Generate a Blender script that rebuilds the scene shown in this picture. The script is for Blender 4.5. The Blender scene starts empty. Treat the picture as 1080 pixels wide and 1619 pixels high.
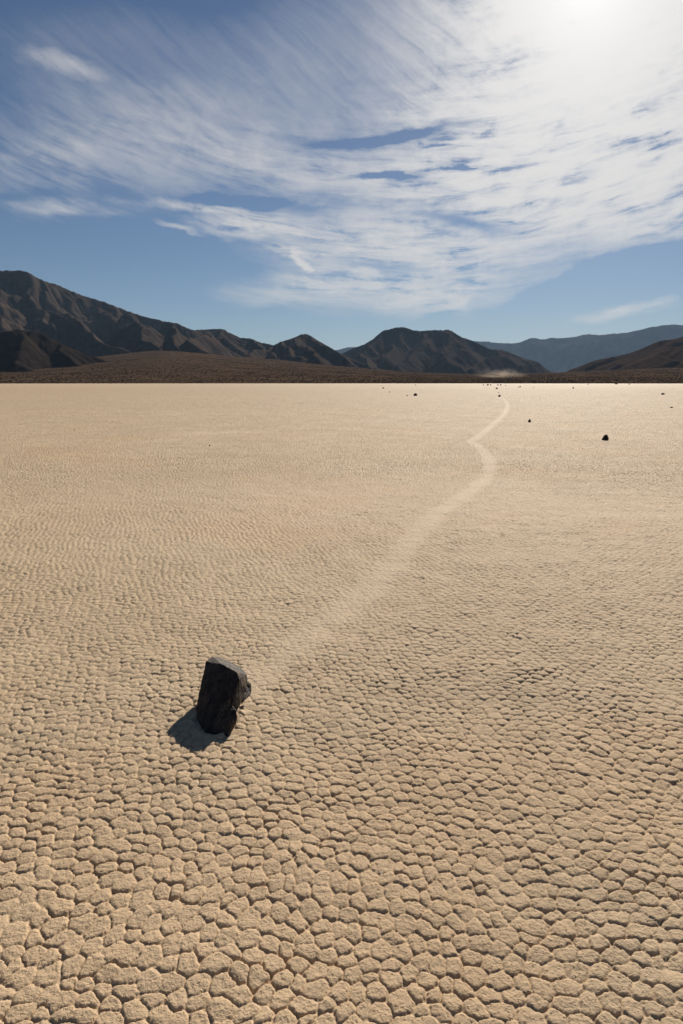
import bpy, bmesh, math, random
import numpy as np
from mathutils import Vector, noise as mnoise

# ---------------------------------------------------------------- camera, sky, sun, exposure
SC = bpy.context.scene
COL = SC.collection
R = math.radians
FPX, CX, CY, HOR = 1079.0, 540.0, 809.5, 604.5      # photo geometry: 24 mm lens on a 36 mm tall frame
CAMH = 1.5
PITCH = math.atan((CY - HOR) / FPX)
cp, sp = math.cos(PITCH), math.sin(PITCH)

def ray(px, py):
    x, y = (px - CX) / FPX, (CY - py) / FPX
    return np.array([x, cp + y * sp, -sp + y * cp])
def azel(px, py):
    d = ray(px, py)
    return math.atan2(d[0], d[1]), d[2] / math.hypot(d[0], d[1])
def ground(px, py, z=0.0):
    d = ray(px, py)
    t = (z - CAMH) / d[2]
    return np.array([d[0] * t, d[1] * t, z])

cam_d = bpy.data.cameras.new('camera')
cam = bpy.data.objects.new('camera', cam_d); COL.objects.link(cam)
cam_d.sensor_fit = 'VERTICAL'; cam_d.sensor_height = 36.0; cam_d.lens = 36.0 * FPX / 1619.0
cam_d.clip_start = 0.05; cam_d.clip_end = 90000
cam.location = (0, 0, CAMH); cam.rotation_euler = (math.pi / 2 - PITCH, 0, 0)
SC.camera = cam

SUN_AZ, SUN_T = azel(935, -38)
SUN_EL = math.atan(SUN_T)
SUN_V = Vector((math.sin(SUN_AZ) * math.cos(SUN_EL), math.cos(SUN_AZ) * math.cos(SUN_EL), math.sin(SUN_EL)))
SKY_STRENGTH, SUN_STRENGTH, EXPOSURE = 0.05, 5.0, 0.50

sun_d = bpy.data.lights.new('sun', 'SUN'); sun_d.energy = SUN_STRENGTH; sun_d.angle = R(0.53); sun_d.color = (1.0, 0.93, 0.83)
sun = bpy.data.objects.new('sun', sun_d); COL.objects.link(sun)
sun.rotation_euler = (-SUN_V).to_track_quat('-Z', 'Y').to_euler(); sun.location = (0, 0, 50)

SC.view_settings.view_transform = 'Standard'; SC.view_settings.look = 'None'
SC.view_settings.gamma = 1.0; SC.view_settings.use_curve_mapping = False
SC.view_settings.exposure = EXPOSURE
SC.render.engine = 'CYCLES'
SC.cycles.max_bounces = 6; SC.cycles.volume_bounces = 0; SC.cycles.use_denoising = True
SC.cycles.volume_step_rate = 1.0; SC.cycles.volume_max_steps = 64

class Tree:
    """short-hand for building node trees"""
    def __init__(s, nt): s.nt = nt; s.n = nt.nodes; s.l = nt.links
    def new(s, t, **kw):
        n = s.n.new(t)
        for k, v in kw.items(): setattr(n, k, v)
        return n
    def put(s, sock, v):
        if isinstance(v, bpy.types.NodeSocket): s.l.new(v, sock)
        elif v is not None: sock.default_value = v
    def m(s, op, a, b=None, c=None, clamp=False):
        n = s.new('ShaderNodeMath', operation=op, use_clamp=clamp)
        s.put(n.inputs[0], a); s.put(n.inputs[1], b); s.put(n.inputs[2], c)
        return n.outputs[0]
    def v(s, op, a, b=None, scale=None):
        n = s.new('ShaderNodeVectorMath', operation=op)
        s.put(n.inputs[0], a); s.put(n.inputs[1], b)
        if scale is not None: s.put(n.inputs['Scale'], scale)
        return n.outputs['Value'] if op in ('DOT_PRODUCT', 'LENGTH', 'DISTANCE') else n.outputs[0]
    def rng(s, val, a, b, c=0.0, d=1.0, mode='SMOOTHSTEP'):
        n = s.new('ShaderNodeMapRange', interpolation_type=mode)
        s.put(n.inputs[0], val)
        for i, x in enumerate((a, b, c, d)): s.put(n.inputs[i + 1], x)
        return n.outputs[0]
    def noise(s, vec, scale, detail=4, rough=0.5, dist=0.0, dim='3D', col=False, kind='FBM'):
        n = s.new('ShaderNodeTexNoise', noise_dimensions=dim, noise_type=kind)
        s.put(n.inputs['Vector'], vec); n.inputs['Scale'].default_value = scale
        n.inputs['Detail'].default_value = detail; n.inputs['Roughness'].default_value = rough
        n.inputs['Distortion'].default_value = dist
        return n.outputs['Color'] if col else n.outputs['Fac']
    def mix(s, f, a, b, mode='MIX'):
        n = s.new('ShaderNodeMix', data_type='RGBA', blend_type=mode)
        s.put(n.inputs[0], f); s.put(n.inputs[6], a); s.put(n.inputs[7], b)
        return n.outputs[2]
    def xyz(s, x, y, z=0.0):
        n = s.new('ShaderNodeCombineXYZ')
        for i, q in enumerate((x, y, z)): s.put(n.inputs[i], q)
        return n.outputs[0]

def make_world():
    w = bpy.data.worlds.new('World'); SC.world = w; w.use_nodes = True
    t = Tree(w.node_tree); t.n.clear()
    sky = t.new('ShaderNodeTexSky', sky_type='NISHITA', sun_disc=False)
    sky.sun_elevation = SUN_EL; sky.sun_rotation = SUN_AZ
    sky.altitude = 1100; sky.air_density = 1.0; sky.dust_density = 0.35; sky.ozone_density = 1.6
    d = t.v('NORMALIZE', t.new('ShaderNodeTexCoord').outputs['Generated'])
    sep = t.new('ShaderNodeSeparateXYZ'); t.put(sep.inputs[0], d)
    X, Y, Z = sep.outputs
    az = t.m('MULTIPLY', t.m('ARCTAN2', X, Y), 57.2958)
    el = t.m('MULTIPLY', t.m('ARCSINE', Z), 57.2958)
    A = t.xyz(az, el)
    # cirrus sheets: where they lie in the sky (degrees of azimuth and elevation), bent by noise
    wn = t.noise(t.v('MULTIPLY', A, (0.06, 0.15, 0)), 1.0, 9, 0.62, dim='2D', col=True)
    wv = t.v('MULTIPLY', t.v('SUBTRACT', wn, (0.5, 0.5, 0.5)), (7.0, 3.4, 0))
    Aw = t.v('ADD', A, wv)
    def blob(px, py, rx, ry, ang, amp):
        c, s_ = math.cos(R(ang)), math.sin(R(ang))
        def q(x, y):
            a, e = azel(x, y); return np.array([math.degrees(a), math.degrees(math.atan(e))])
        o = q(px, py); u = (q(px + rx * c, py + rx * s_) - q(px - rx * c, py - rx * s_)) / 2
        v = (q(px - ry * s_, py + ry * c) - q(px + ry * s_, py - ry * c)) / 2
        mp = t.new('ShaderNodeMapping', vector_type='TEXTURE')
        t.put(mp.inputs[0], Aw)
        mp.inputs['Location'].default_value = (o[0], o[1], 0)
        mp.inputs['Rotation'].default_value = (0, 0, math.atan2(u[1], u[0]))
        mp.inputs['Scale'].default_value = (np.hypot(*u), np.hypot(*v), 1)
        return t.rng(t.v('LENGTH', mp.outputs[0]), 0.0, 1.0, amp, 0.0)
    M = None
    for b in BLOBS:
        k = blob(*b); M = k if M is None else t.m('ADD', M, k)
    # fibres: fine streaks drawn out along the wind; low down they sag like a smile, high up they run aslant
    ws = t.v('SCALE', wv, scale=0.35)
    smile = t.m('MULTIPLY_ADD', t.m('POWER', t.m('ABSOLUTE', t.m('SUBTRACT', az, 6.0)), 2.0), -0.006, el)
    B = t.v('ADD', t.xyz(az, smile), ws)
    mp = t.new('ShaderNodeMapping'); t.put(mp.inputs[0], t.v('ADD', A, ws)); mp.inputs['Rotation'].default_value = (0, 0, R(34))
    def layer(vec, su, sv, det, rough, off):
        return t.noise(t.v('ADD', t.v('MULTIPLY', vec, (su, sv, 0)), (off, off * 0.7, 0)), 1.0, det, rough, 0.25, dim='2D')
    hi = t.m('MULTIPLY', t.rng(el, 15, 24, 0, 1), t.rng(az, 2, 14, 1.0, 0.25))
    lo_ = t.m('ADD', t.m('MULTIPLY', layer(B, .075, .42, 10, .62, 3.1), .45), t.m('MULTIPLY', layer(B, .22, 1.5, 10, .66, 7.7), .55))
    hi_ = t.m('ADD', t.m('MULTIPLY', layer(mp.outputs[0], .06, .40, 10, .62, 1.9), .45), t.m('MULTIPLY', layer(mp.outputs[0], .10, 1.3, 10, .66, 5.2), .55))
    fib = t.m('ADD', t.m('MULTIPLY', lo_, t.m('SUBTRACT', 1.0, hi)), t.m('MULTIPLY', hi_, hi))
    fib = t.m('ADD', t.m('MULTIPLY', fib, 0.80), t.m('MULTIPLY', t.noise(t.v('ADD', A, ws), 0.45, 12, 0.66, 0.5, dim='2D'), 0.20))
    fib = t.m('MULTIPLY', t.rng(fib, 0.40, 0.605, -1.0, 1.0, 'LINEAR'), t.m('MULTIPLY_ADD', hi, -0.5, 1.0))
    fib = t.m('MULTIPLY', fib, t.m('ADD', t.rng(M, 0.3, 0.8, 0.62, 1.0), t.rng(M, 1.0, 2.4, 0.0, -0.32)))
    dens = t.m('SUBTRACT', t.m('MULTIPLY', M, t.m('MULTIPLY_ADD', fib, 1.0, 1.0)), t.m('MULTIPLY', t.m('SUBTRACT', 1.0, fib), 0.02))
    dens = t.m('MULTIPLY', t.m('MAXIMUM', dens, 0.0), t.rng(el, 0.0, 5.0, 0.0, 1.0))
    cov = t.m('SUBTRACT', 1.0, t.m('POWER', 2.71828, t.m('MULTIPLY', dens, -1.55)))
    # ice crystals scatter forward: cloud is brightest round the sun
    cs = t.v('DOT_PRODUCT', d, tuple(SUN_V))
    ang = t.m('MULTIPLY', t.m('ARCCOSINE', t.m('MINIMUM', cs, 1.0)), 57.2958)
    k = t.m('ADD', t.m('MULTIPLY', t.m('POWER', 2.71828, t.m('MULTIPLY', ang, -1 / 16.0)), CLOUD[1]),
            t.m('MULTIPLY', t.m('POWER', 2.71828, t.m('MULTIPLY', ang, -1 / 2.8)), CLOUD[2]))
    k = t.m('ADD', k, CLOUD[0])
    cloud = t.v('SCALE', (1.0, 0.975, 0.95), scale=k)
    skyc = t.mix(1.0, sky.outputs[0], SKY_TINT, 'MULTIPLY')
    out = t.mix(cov, skyc, cloud)
    bg = t.new('ShaderNodeBackground'); t.put(bg.inputs[0], out); bg.inputs[1].default_value = SKY_STRENGTH
    t.l.new(bg.outputs[0], t.new('ShaderNodeOutputWorld').inputs[0])

CLOUD = (8.9, 4.4, 3.0)            # cloud radiance far from, near and next to the sun
SKY_TINT = (0.54, 0.605, 0.70, 1)
BLOBS = [  # px, py, radius along, radius across, tilt, amount
    (1000, 60, 560, 340, -10, 2.3), (920, 280, 520, 180, 8, 1.2), (640, 400, 330, 105, 6, 0.85),
    (510, 110, 440, 190, -35, 0.22), (930, 0, 220, 130, 0, 3.0), (600, 290, 300, 60, 8, 0.42), (320, 215, 360, 100, 8, 0.30), (120, 250, 300, 130, 0, 0.24), (170, 90, 320, 120, 0, 0.10),
    (105, 113, 95, 26, 10, 0.42), (70, 240, 110, 26, 3, 0.22), (110, 322, 130, 16, 4, 0.32),
    (340, 330, 170, 14, 6, 0.75), (400, 358, 140, 26, 4, 0.8), (280, 362, 60, 8, 14, 0.4),
    (470, 400, 60, 8, 10, 1.1), (490, 418, 44, 7, 38, 1.6), (470, 455, 170, 40, -4, 0.45),
    (600, 470, 200, 46, 2, 0.5), (740, 455, 60, 24, -12, 0.5), (1000, 492, 110, 16, -6, 0.6),
    (380, 312, 130, 17, 2, -0.55), (606, 286, 62, 11, 2, -1.3), (650, 208, 190, 20, -7, -1.1), (1000, 230, 160, 22, -8, -0.9), (900, 310, 120, 14, 6, -0.7), (1040, 150, 120, 20, -30, -0.8),
    (960, 440, 260, 42, -20, -0.9), (720, 345, 120, 24, 12, -0.6), (600, 425, 110, 12, 4, -0.5),
    (700, 490, 60, 12, -15, -0.4), (60, 300, 200, 20, 0, -0.1),
]
make_world()

# ---------------------------------------------------------------- helpers
def tag(o, label=None, cat=None, group=None, kind=None):
    if label: o['label'] = label
    if cat: o['category'] = cat
    if group: o['group'] = group
    if kind: o['kind'] = kind
    return o
def link_mesh(name, me, mat, parent=None):
    o = bpy.data.objects.new(name, me); COL.objects.link(o)
    for m in (mat if isinstance(mat, (list, tuple)) else [mat]): me.materials.append(m)
    if parent: o.parent = parent
    return o
def np_mesh(name, verts, faces, smooth=True):
    """faces: (n, k) int array, all of k corners"""
    me = bpy.data.meshes.new(name)
    verts = np.ascontiguousarray(verts, dtype=np.float32); faces = np.ascontiguousarray(faces, dtype=np.int32)
    n, k = faces.shape
    me.vertices.add(len(verts)); me.vertices.foreach_set('co', verts.ravel())
    me.loops.add(n * k); me.loops.foreach_set('vertex_index', faces.ravel())
    me.polygons.add(n); me.polygons.foreach_set('loop_start', np.arange(0, n * k, k, dtype=np.int32))
    me.polygons.foreach_set('loop_total', np.full(n, k, dtype=np.int32))
    me.polygons.foreach_set('use_smooth', np.full(n, smooth, dtype=bool))
    me.update(calc_edges=True)
    return me
def attr(me, name, vals):
    a = me.attributes.new(name, 'FLOAT', 'POINT'); a.data.foreach_set('value', np.ascontiguousarray(vals, dtype=np.float32))
def grid_faces(nr, nc, off=0, wrap=False):
    i, j = np.meshgrid(np.arange(nr - 1), np.arange(nc if wrap else nc - 1), indexing='ij')
    a = i * nc + j; b = i * nc + (j + 1) % nc
    return np.stack([a, b, b + nc, a + nc], -1).reshape(-1, 4) + off

_rs = np.random.RandomState(5)
_perm = np.concatenate([_rs.permutation(512)] * 3)
_ga = _rs.rand(512) * 2 * np.pi
_gx, _gy = np.cos(_ga), np.sin(_ga)
def perlin(x, y):
    xi, yi = np.floor(x).astype(int), np.floor(y).astype(int)
    xf, yf = x - xi, y - yi
    xi &= 511; yi &= 511
    def g(ix, iy, fx, fy):
        h = _perm[(_perm[ix & 511] + iy) & 511]
        return _gx[h] * fx + _gy[h] * fy
    u = xf * xf * xf * (xf * (xf * 6 - 15) + 10); v = yf * yf * yf * (yf * (yf * 6 - 15) + 10)
    a = g(xi, yi, xf, yf); b = g(xi + 1, yi, xf - 1, yf)
    c = g(xi, yi + 1, xf, yf - 1); d = g(xi + 1, yi + 1, xf - 1, yf - 1)
    return (a + u * (b - a)) * (1 - v) + (c + u * (d - c)) * v
def fbm(x, y, oct=5, rough=0.5):
    s, a = 0, 1.0
    for k in range(oct):
        s = s + a * perlin(x * 2 ** k + 17.3 * k, y * 2 ** k - 9.1 * k); a *= rough
    return s

# ---------------------------------------------------------------- materials
def material(name):
    m = bpy.data.materials.new(name); m.use_nodes = True
    t = Tree(m.node_tree); t.n.clear()
    out = t.new('ShaderNodeOutputMaterial'); b = t.new('ShaderNodeBsdfPrincipled')
    t.l.new(b.outputs[0], out.inputs[0])
    return m, t, b, out
def pos(t): return t.new('ShaderNodeNewGeometry').outputs['Position']

def mud_material(name, method):
    """sun dried lake mud, cracked into small domed polygons"""
    m, t, b, out = material(name)
    m.displacement_method = method
    tr = t.new('ShaderNodeAttribute', attribute_name='track').outputs['Fac']
    pale = t.new('ShaderNodeAttribute', attribute_name='pale').outputs['Fac']
    sepp = t.new('ShaderNodeSeparateXYZ'); t.put(sepp.inputs[0], pos(t))
    P = t.xyz(sepp.outputs[0], sepp.outputs[1])
    rot = t.new('ShaderNodeMapping'); t.put(rot.inputs[0], P); rot.inputs['Rotation'].default_value = (0, 0, R(19))
    w0 = t.noise(P, 0.8, 1, 0.5, dim='2D', col=True)
    w1 = t.noise(P, 6.0, 2, 0.5, dim='2D', col=True); w2 = t.noise(P, 34.0, 3, 0.6, dim='2D', col=True)
    Pw = t.v('ADD', rot.outputs[0], t.v('MULTIPLY', t.v('SUBTRACT', w0, (.5, .5, .5)), (0.26, 0.26, 0)))
    Pw = t.v('ADD', Pw, t.v('MULTIPLY', t.v('SUBTRACT', w1, (.5, .5, .5)), (0.04, 0.04, 0)))
    Pw = t.v('ADD', Pw, t.v('MULTIPLY', t.v('SUBTRACT', w2, (.5, .5, .5)), (0.019, 0.019, 0)))
    def vor(scale, feature, rnd, vec=Pw):
        n = t.new('ShaderNodeTexVoronoi', voronoi_dimensions='2D', feature=feature)
        t.put(n.inputs['Vector'], vec); n.inputs['Scale'].default_value = scale
        n.inputs['Randomness'].default_value = rnd
        return n
    S1 = 17.0
    e1 = vor(S1, 'DISTANCE_TO_EDGE', 0.95).outputs['Distance']
    c1 = vor(S1, 'F1', 0.95)
    sc = t.new('ShaderNodeSeparateColor'); t.put(sc.inputs[0], c1.outputs['Color'])
    cr, cg, cb = sc.outputs
    big = t.noise(P, 1.3, 3, 0.55, dim='2D')                       # patches of stronger and weaker cracking
    patch = t.rng(big, 0.3, 0.7, 0.8, 1.15)
    dome = t.m('SUBTRACT', 1.0, t.m('POWER', t.m('SUBTRACT', 1.0, t.m('MINIMUM', t.m('MULTIPLY', e1, 4.2), 1.0)), 2.2))
    lip = t.rng(e1, 0.0, 0.055)
    gap = t.rng(t.noise(P, 22.0, 2, dim='2D'), 0.35, 0.65, 0.55, 1.2)
    # plates tilt a little, each its own way
    loc = t.v('SUBTRACT', t.v('SCALE', Pw, scale=S1), t.v('SCALE', c1.outputs['Position'], scale=1.0))
    loc = t.v('SUBTRACT', Pw, c1.outputs['Position'])
    tilt = t.v('DOT_PRODUCT', loc, t.v('SUBTRACT', t.xyz(cr, cg), (.5, .5, 0)))
    tilt = t.m('MAXIMUM', t.m('MINIMUM', tilt, 0.02), -0.02)
    # some plates are cracked again into pieces
    e2 = vor(27.0, 'DISTANCE_TO_EDGE', 1.0).outputs['Distance']
    sub = t.m('MULTIPLY', t.rng(e2, 0.0, 0.06, 1.0, 0.0), t.rng(cb, 0.7, 0.85))
    h = t.m('ADD', t.m('MULTIPLY', dome, 0.0052), t.m('MULTIPLY', t.rng(c1.outputs['Distance'], 0.0, 0.75, 1.0, 0.0), 0.0032))
    h = t.m('ADD', h, t.m('MULTIPLY', t.m('MULTIPLY', lip, gap), 0.0050))
    h = t.m('ADD', h, t.m('MULTIPLY', t.m('MULTIPLY', cb, 0.0024), dome))
    h = t.m('ADD', h, t.m('MULTIPLY', t.m('MULTIPLY', tilt, 0.13), dome))
    h = t.m('SUBTRACT', h, t.m('MULTIPLY', sub, 0.0030))
    h = t.m('MULTIPLY', h, patch)
    h = t.m('MULTIPLY', h, t.m('MULTIPLY_ADD', t.new('ShaderNodeAttribute', attribute_name='modelled').outputs['Fac'], -1.4, 1.4))
    h = t.m('MULTIPLY', h, t.m('MULTIPLY_ADD', tr, -0.60, 1.0))
    g1 = t.noise(P, 55.0, 6, 0.62, dim='2D'); g2 = t.noise(P, 150.0, 5, 0.65, dim='2D')
    pits = t.rng(t.noise(P, 95.0, 2, 0.5, dim='2D'), 0.66, 0.74)
    h = t.m('ADD', h, t.m('MULTIPLY', g1, 0.0046))
    h = t.m('ADD', h, t.m('MULTIPLY', g2, 0.0026))
    h = t.m('SUBTRACT', h, t.m('MULTIPLY', pits, 0.0026))
    h = t.m('ADD', h, t.m('MULTIPLY', t.noise(P, 2.2, 2, 0.5, dim='2D'), 0.020))
    dn = t.new('ShaderNodeVectorDisplacement', space='OBJECT')
    t.put(dn.inputs['Vector'], t.xyz(0.0, 0.0, t.m('SUBTRACT', h, 0.020))); dn.inputs['Midlevel'].default_value = 0.0; dn.inputs['Scale'].default_value = 1.0
    t.l.new(dn.outputs[0], out.inputs['Displacement'])
    # colour: tan clay with faint stains, a warm film here and there, paler where rubbed smooth
    n1 = t.noise(P, 0.55, 5, 0.6, dim='2D'); n2 = t.noise(P, 9.0, 4, 0.6, dim='2D')
    far = t.noise(t.v('MULTIPLY', P, (0.012, 0.05, 0)), 1.0, 5, 0.6, dim='2D')
    c = t.mix(t.rng(n1, 0.3, 0.7), MUD[0], MUD[1])
    c = t.mix(t.m('MULTIPLY', t.rng(n2, 0.35, 0.75), 0.5), c, MUD[2])
    c = t.mix(t.m('MULTIPLY', t.rng(far, 0.35, 0.7), 0.35), c, MUD[3])
    c = t.mix(t.m('MULTIPLY', t.rng(cg, 0.0, 1.0, 0, 1, 'LINEAR'), 0.22), c, MUD[4])
    warm = t.rng(t.noise(t.v('ADD', P, (7.3, 2.1, 0)), 0.35, 4, 0.6, dim='2D'), 0.5, 0.68)
    c = t.mix(t.m('MULTIPLY', warm, 0.28), c, (0.56, 0.365, 0.205, 1))
    c = t.mix(t.m('MULTIPLY', tr, 0.33), c, MUD[5])
    c = t.mix(t.m('MULTIPLY', t.m('MAXIMUM', pale, 0.0), 0.6), c, MUD[5])
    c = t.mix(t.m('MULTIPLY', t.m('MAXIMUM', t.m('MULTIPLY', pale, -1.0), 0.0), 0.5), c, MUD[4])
    t.put(b.inputs['Base Color'], c)
    b.inputs['Roughness'].default_value = 0.85; b.inputs['Specular IOR Level'].default_value = 0.14
    return m
MUD = [(0.475, 0.345, 0.215, 1), (0.545, 0.408, 0.262, 1), (0.565, 0.425, 0.270, 1), (0.465, 0.355, 0.232, 1), (0.43, 0.308, 0.190, 1), (0.63, 0.495, 0.345, 1)]

def dirt_material(name, cols, scale, bump=0.5, dist=2.0):
    m, t, b, out = material(name)
    P = pos(t)
    n1 = t.noise(P, scale, 6, 0.6); n2 = t.noise(P, scale * 7, 5, 0.65)
    c = t.mix(t.rng(n1, 0.35, 0.65), cols[0], cols[1])
    c = t.mix(t.m('MULTIPLY', t.rng(n2, 0.4, 0.7), 0.7), c, cols[2])
    t.put(b.inputs['Base Color'], c); b.inputs['Roughness'].default_value = 0.95
    b.inputs['Specular IOR Level'].default_value = 0.0
    bp = t.new('ShaderNodeBump'); bp.inputs['Strength'].default_value = bump; bp.inputs['Distance'].default_value = dist
    t.put(bp.inputs['Height'], t.noise(P, scale * 5, 8, 0.68)); t.l.new(bp.outputs[0], b.inputs['Normal'])
    return m
M_FAN = dirt_material('gravel_fan', [(.078, .050, .032, 1), (.105, .068, .043, 1), (.056, .036, .023, 1)], 0.012, 0.3, 0.4)
M_ROCKY = dirt_material('mountain_rock', [(.044, .034, .028, 1), (.072, .051, .038, 1), (.030, .025, .022, 1)], 0.004, 0.8, 9.0)
M_DARK = dirt_material('dark_hill_rock', [(.018, .0145, .012, 1), (.030, .022, .017, 1), (.012, .010, .009, 1)], 0.008, 0.8, 5.0)
M_RED = dirt_material('brown_hill_rock', [(.042, .026, .018, 1), (.060, .038, .025, 1), (.028, .019, .014, 1)], 0.006, 0.7, 5.0)
M_FAR = dirt_material('far_range_rock', [(.032, .029, .027, 1), (.042, .036, .032, 1), (.027, .025, .025, 1)], 0.0012, 0.6, 25.0)

# ---------------------------------------------------------------- playa (dry lake bed) with the stone's track pressed into it
TRACK = [(786, 628.6), (795, 630.5), (800, 634), (803, 641), (799, 652), (788, 664), (770, 680), (753, 693), (746, 699),
         (757, 705), (770, 720), (775, 735), (772, 750), (757, 766), (727, 787), (690, 813), (650, 855), (608, 905),
         (558, 952), (500, 998), (440, 1045), (400, 1082), (372, 1110), (352, 1130)]
PALE = [  # px, py, radius x, radius y, amount : rubbed pale and dull patches
    (335, 685, 75, 5, .8), (280, 655, 45, 4, .5), (230, 665, 30, 2, .35), (250, 712, 50, 5, .35), (790, 762, 42, 7, .75), (830, 708, 60, 4, .45),
    (560, 740, 80, 6, .3), (470, 730, 60, 6, .3), (700, 745, 50, 8, .3), (930, 632, 150, 2.2, .4), (600, 690, 60, 5, -.5), (180, 780, 150, 14, -.25),
    (420, 700, 120, 7, -.3), (60, 830, 160, 20, -.2), (850, 610, 200, 1.2, -.35), (300, 612, 320, 2.5, -.35), (990, 740, 80, 8, .25)]
STREAK = [(820, 629.5), (880, 634), (960, 638), (1020, 641.5), (1090, 646)]
def poly_dist(xy, line):
    d = np.full(len(xy), 1e9)
    for a, b in zip(line[:-1], line[1:]):
        ab = b - a; s = np.clip(((xy - a) @ ab) / (ab @ ab), 0, 1)
        d = np.minimum(d, np.hypot(*(xy - (a + s[:, None] * ab)).T))
    return d
def smooth_line(pts, n=8):
    p = np.array([ground(*q)[:2] for q in pts]); out = []
    for i in range(len(p) - 1):
        p0, p1, p2, p3 = p[max(i - 1, 0)], p[i], p[i + 1], p[min(i + 2, len(p) - 1)]
        for s in np.linspace(0, 1, n, endpoint=False):
            out.append(0.5 * (2 * p1 + (p2 - p0) * s + (2 * p0 - 5 * p1 + 4 * p2 - p3) * s ** 2 + (3 * p1 - p0 - 3 * p2 + p3) * s ** 3))
    return np.array(out + [p[-1]])
def ramp(x, a, b):
    s = np.clip((x - a) / (b - a), 0, 1); return s * s * (3 - 2 * s)

def hex_plates(x, y):
    """height of drying-crack plates: a jittered, size-varied honeycomb, some neighbours grown together"""
    a = 0.0570; hb = a * math.sqrt(3) / 2
    qx = x + 0.075 * fbm(x * 1.2, y * 1.2, 2) + 0.016 * fbm(x * 7 + 5, y * 7, 2) + 0.0055 * fbm(x * 38, y * 38 + 9, 3, .6)
    qy = y + 0.075 * fbm(x * 1.2 + 40, y * 1.2, 2) + 0.016 * fbm(x * 7 + 60, y * 7, 2) + 0.0055 * fbm(x * 38 + 70, y * 38, 3, .6)
    ca, sa = math.cos(0.21), math.sin(0.21); qx, qy = ca * qx - sa * qy, sa * qx + ca * qy
    j0 = np.round(qy / hb).astype(int)
    def rnd(i, j, k):
        v = np.sin(i * 127.1 + j * 311.7 + k * 74.7) * 43758.5453
        return v - np.floor(v)
    def site(j, i):
        px = (i + 0.5 * (j & 1) + 0.25 * (rnd(i, j, 1) - .5) * 2) * a; py = (j + 0.25 * (rnd(i, j, 2) - .5) * 2) * hb
        return px, py, (rnd(i, j, 3) - 0.5) * 0.28 * a * a
    best = np.full(len(x), 1e9); bi = np.zeros(len(x), int); bj = bi.copy(); bx = np.zeros(len(x)); by = bx.copy(); bw = bx.copy()
    offs = [(dj, di) for dj in range(-2, 3) for di in range(-2, 3)]
    def cell(dj, di):
        j = j0 + dj; i = np.round(qx / a - 0.5 * (j & 1)).astype(int) + di
        return j, i
    for dj, di in offs:
        j, i = cell(dj, di); px, py, w = site(j, i)
        d = (qx - px) ** 2 + (qy - py) ** 2 - w; k = d < best
        best[k] = d[k]; bi[k] = i[k]; bj[k] = j[k]; bx[k] = px[k]; by[k] = py[k]; bw[k] = w[k]
    S = np.zeros(len(x)); kk = 0.0038; faint = np.full(len(x), 1.0)
    for dj, di in offs:
        j, i = cell(dj, di); same = (i == bi) & (j == bj); px, py, w = site(j, i)
        dd = np.hypot(px - bx, py - by) + 1e-9
        q = ((qx - px) ** 2 + (qy - py) ** 2 - w - best) / (2 * dd)
        joint = rnd(np.minimum(i * 7 + j * 13, bi * 7 + bj * 13), np.maximum(i * 7 + j * 13, bi * 7 + bj * 13), 5)
        faint = np.where(~same & (joint < 0.09), np.minimum(faint, q), faint)
        S += np.where(same | (joint < 0.09), 0.0, np.exp(-np.clip(q, 0, 0.2) / kk))
    e = np.clip(-kk * np.log(S + 1e-12), 0, None); d1 = np.hypot(qx - bx, qy - by)
    r = np.hypot(x, y); sp_ = 0.0016 * r; far = ramp(r, 3, 9)      # cracks no narrower than the sheet can carry
    b = np.minimum(e / np.maximum(0.0095, 1.25 * sp_), 1); dome = 1 - (1 - b) ** 2.2
    c = rnd(bi, bj, 6); patch = 1.0 + 0.25 * fbm(x * 1.1, y * 1.1 + 31, 3)
    gap = 0.75 + 0.9 * fbm(x * 9 + 11, y * 9, 3)
    deep = ramp(fbm(x * 2.3 + 80, y * 4.1, 3), 0.22, 0.5)
    tilt = np.clip(((qx - bx) * (rnd(bi, bj, 7) - .5) + (qy - by) * (rnd(bi, bj, 8) - .5)), -.02, .02)
    h = (0.0023 + 0.0013 * far) * dome + 0.0023 * (1 - np.clip(d1 / 0.05, 0, 1) ** 2) + (ramp(e, 0, np.maximum(0.0034, 1.0 * sp_)) - 1) * (0.0036 + 0.0022 * far) * np.clip(gap + deep, 0.25, 2)
    h += dome * (0.0018 * c + 0.10 * tilt) - 0.0022 * (1 - ramp(faint, 0, 0.005)) * dome
    h += (0.0030 * fbm(x * 14, y * 14, 2) + 0.0016 * fbm(x * 60, y * 60 + 3, 3, .65)) * dome
    return h * np.clip(patch, 0.6, 1.4)

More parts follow.
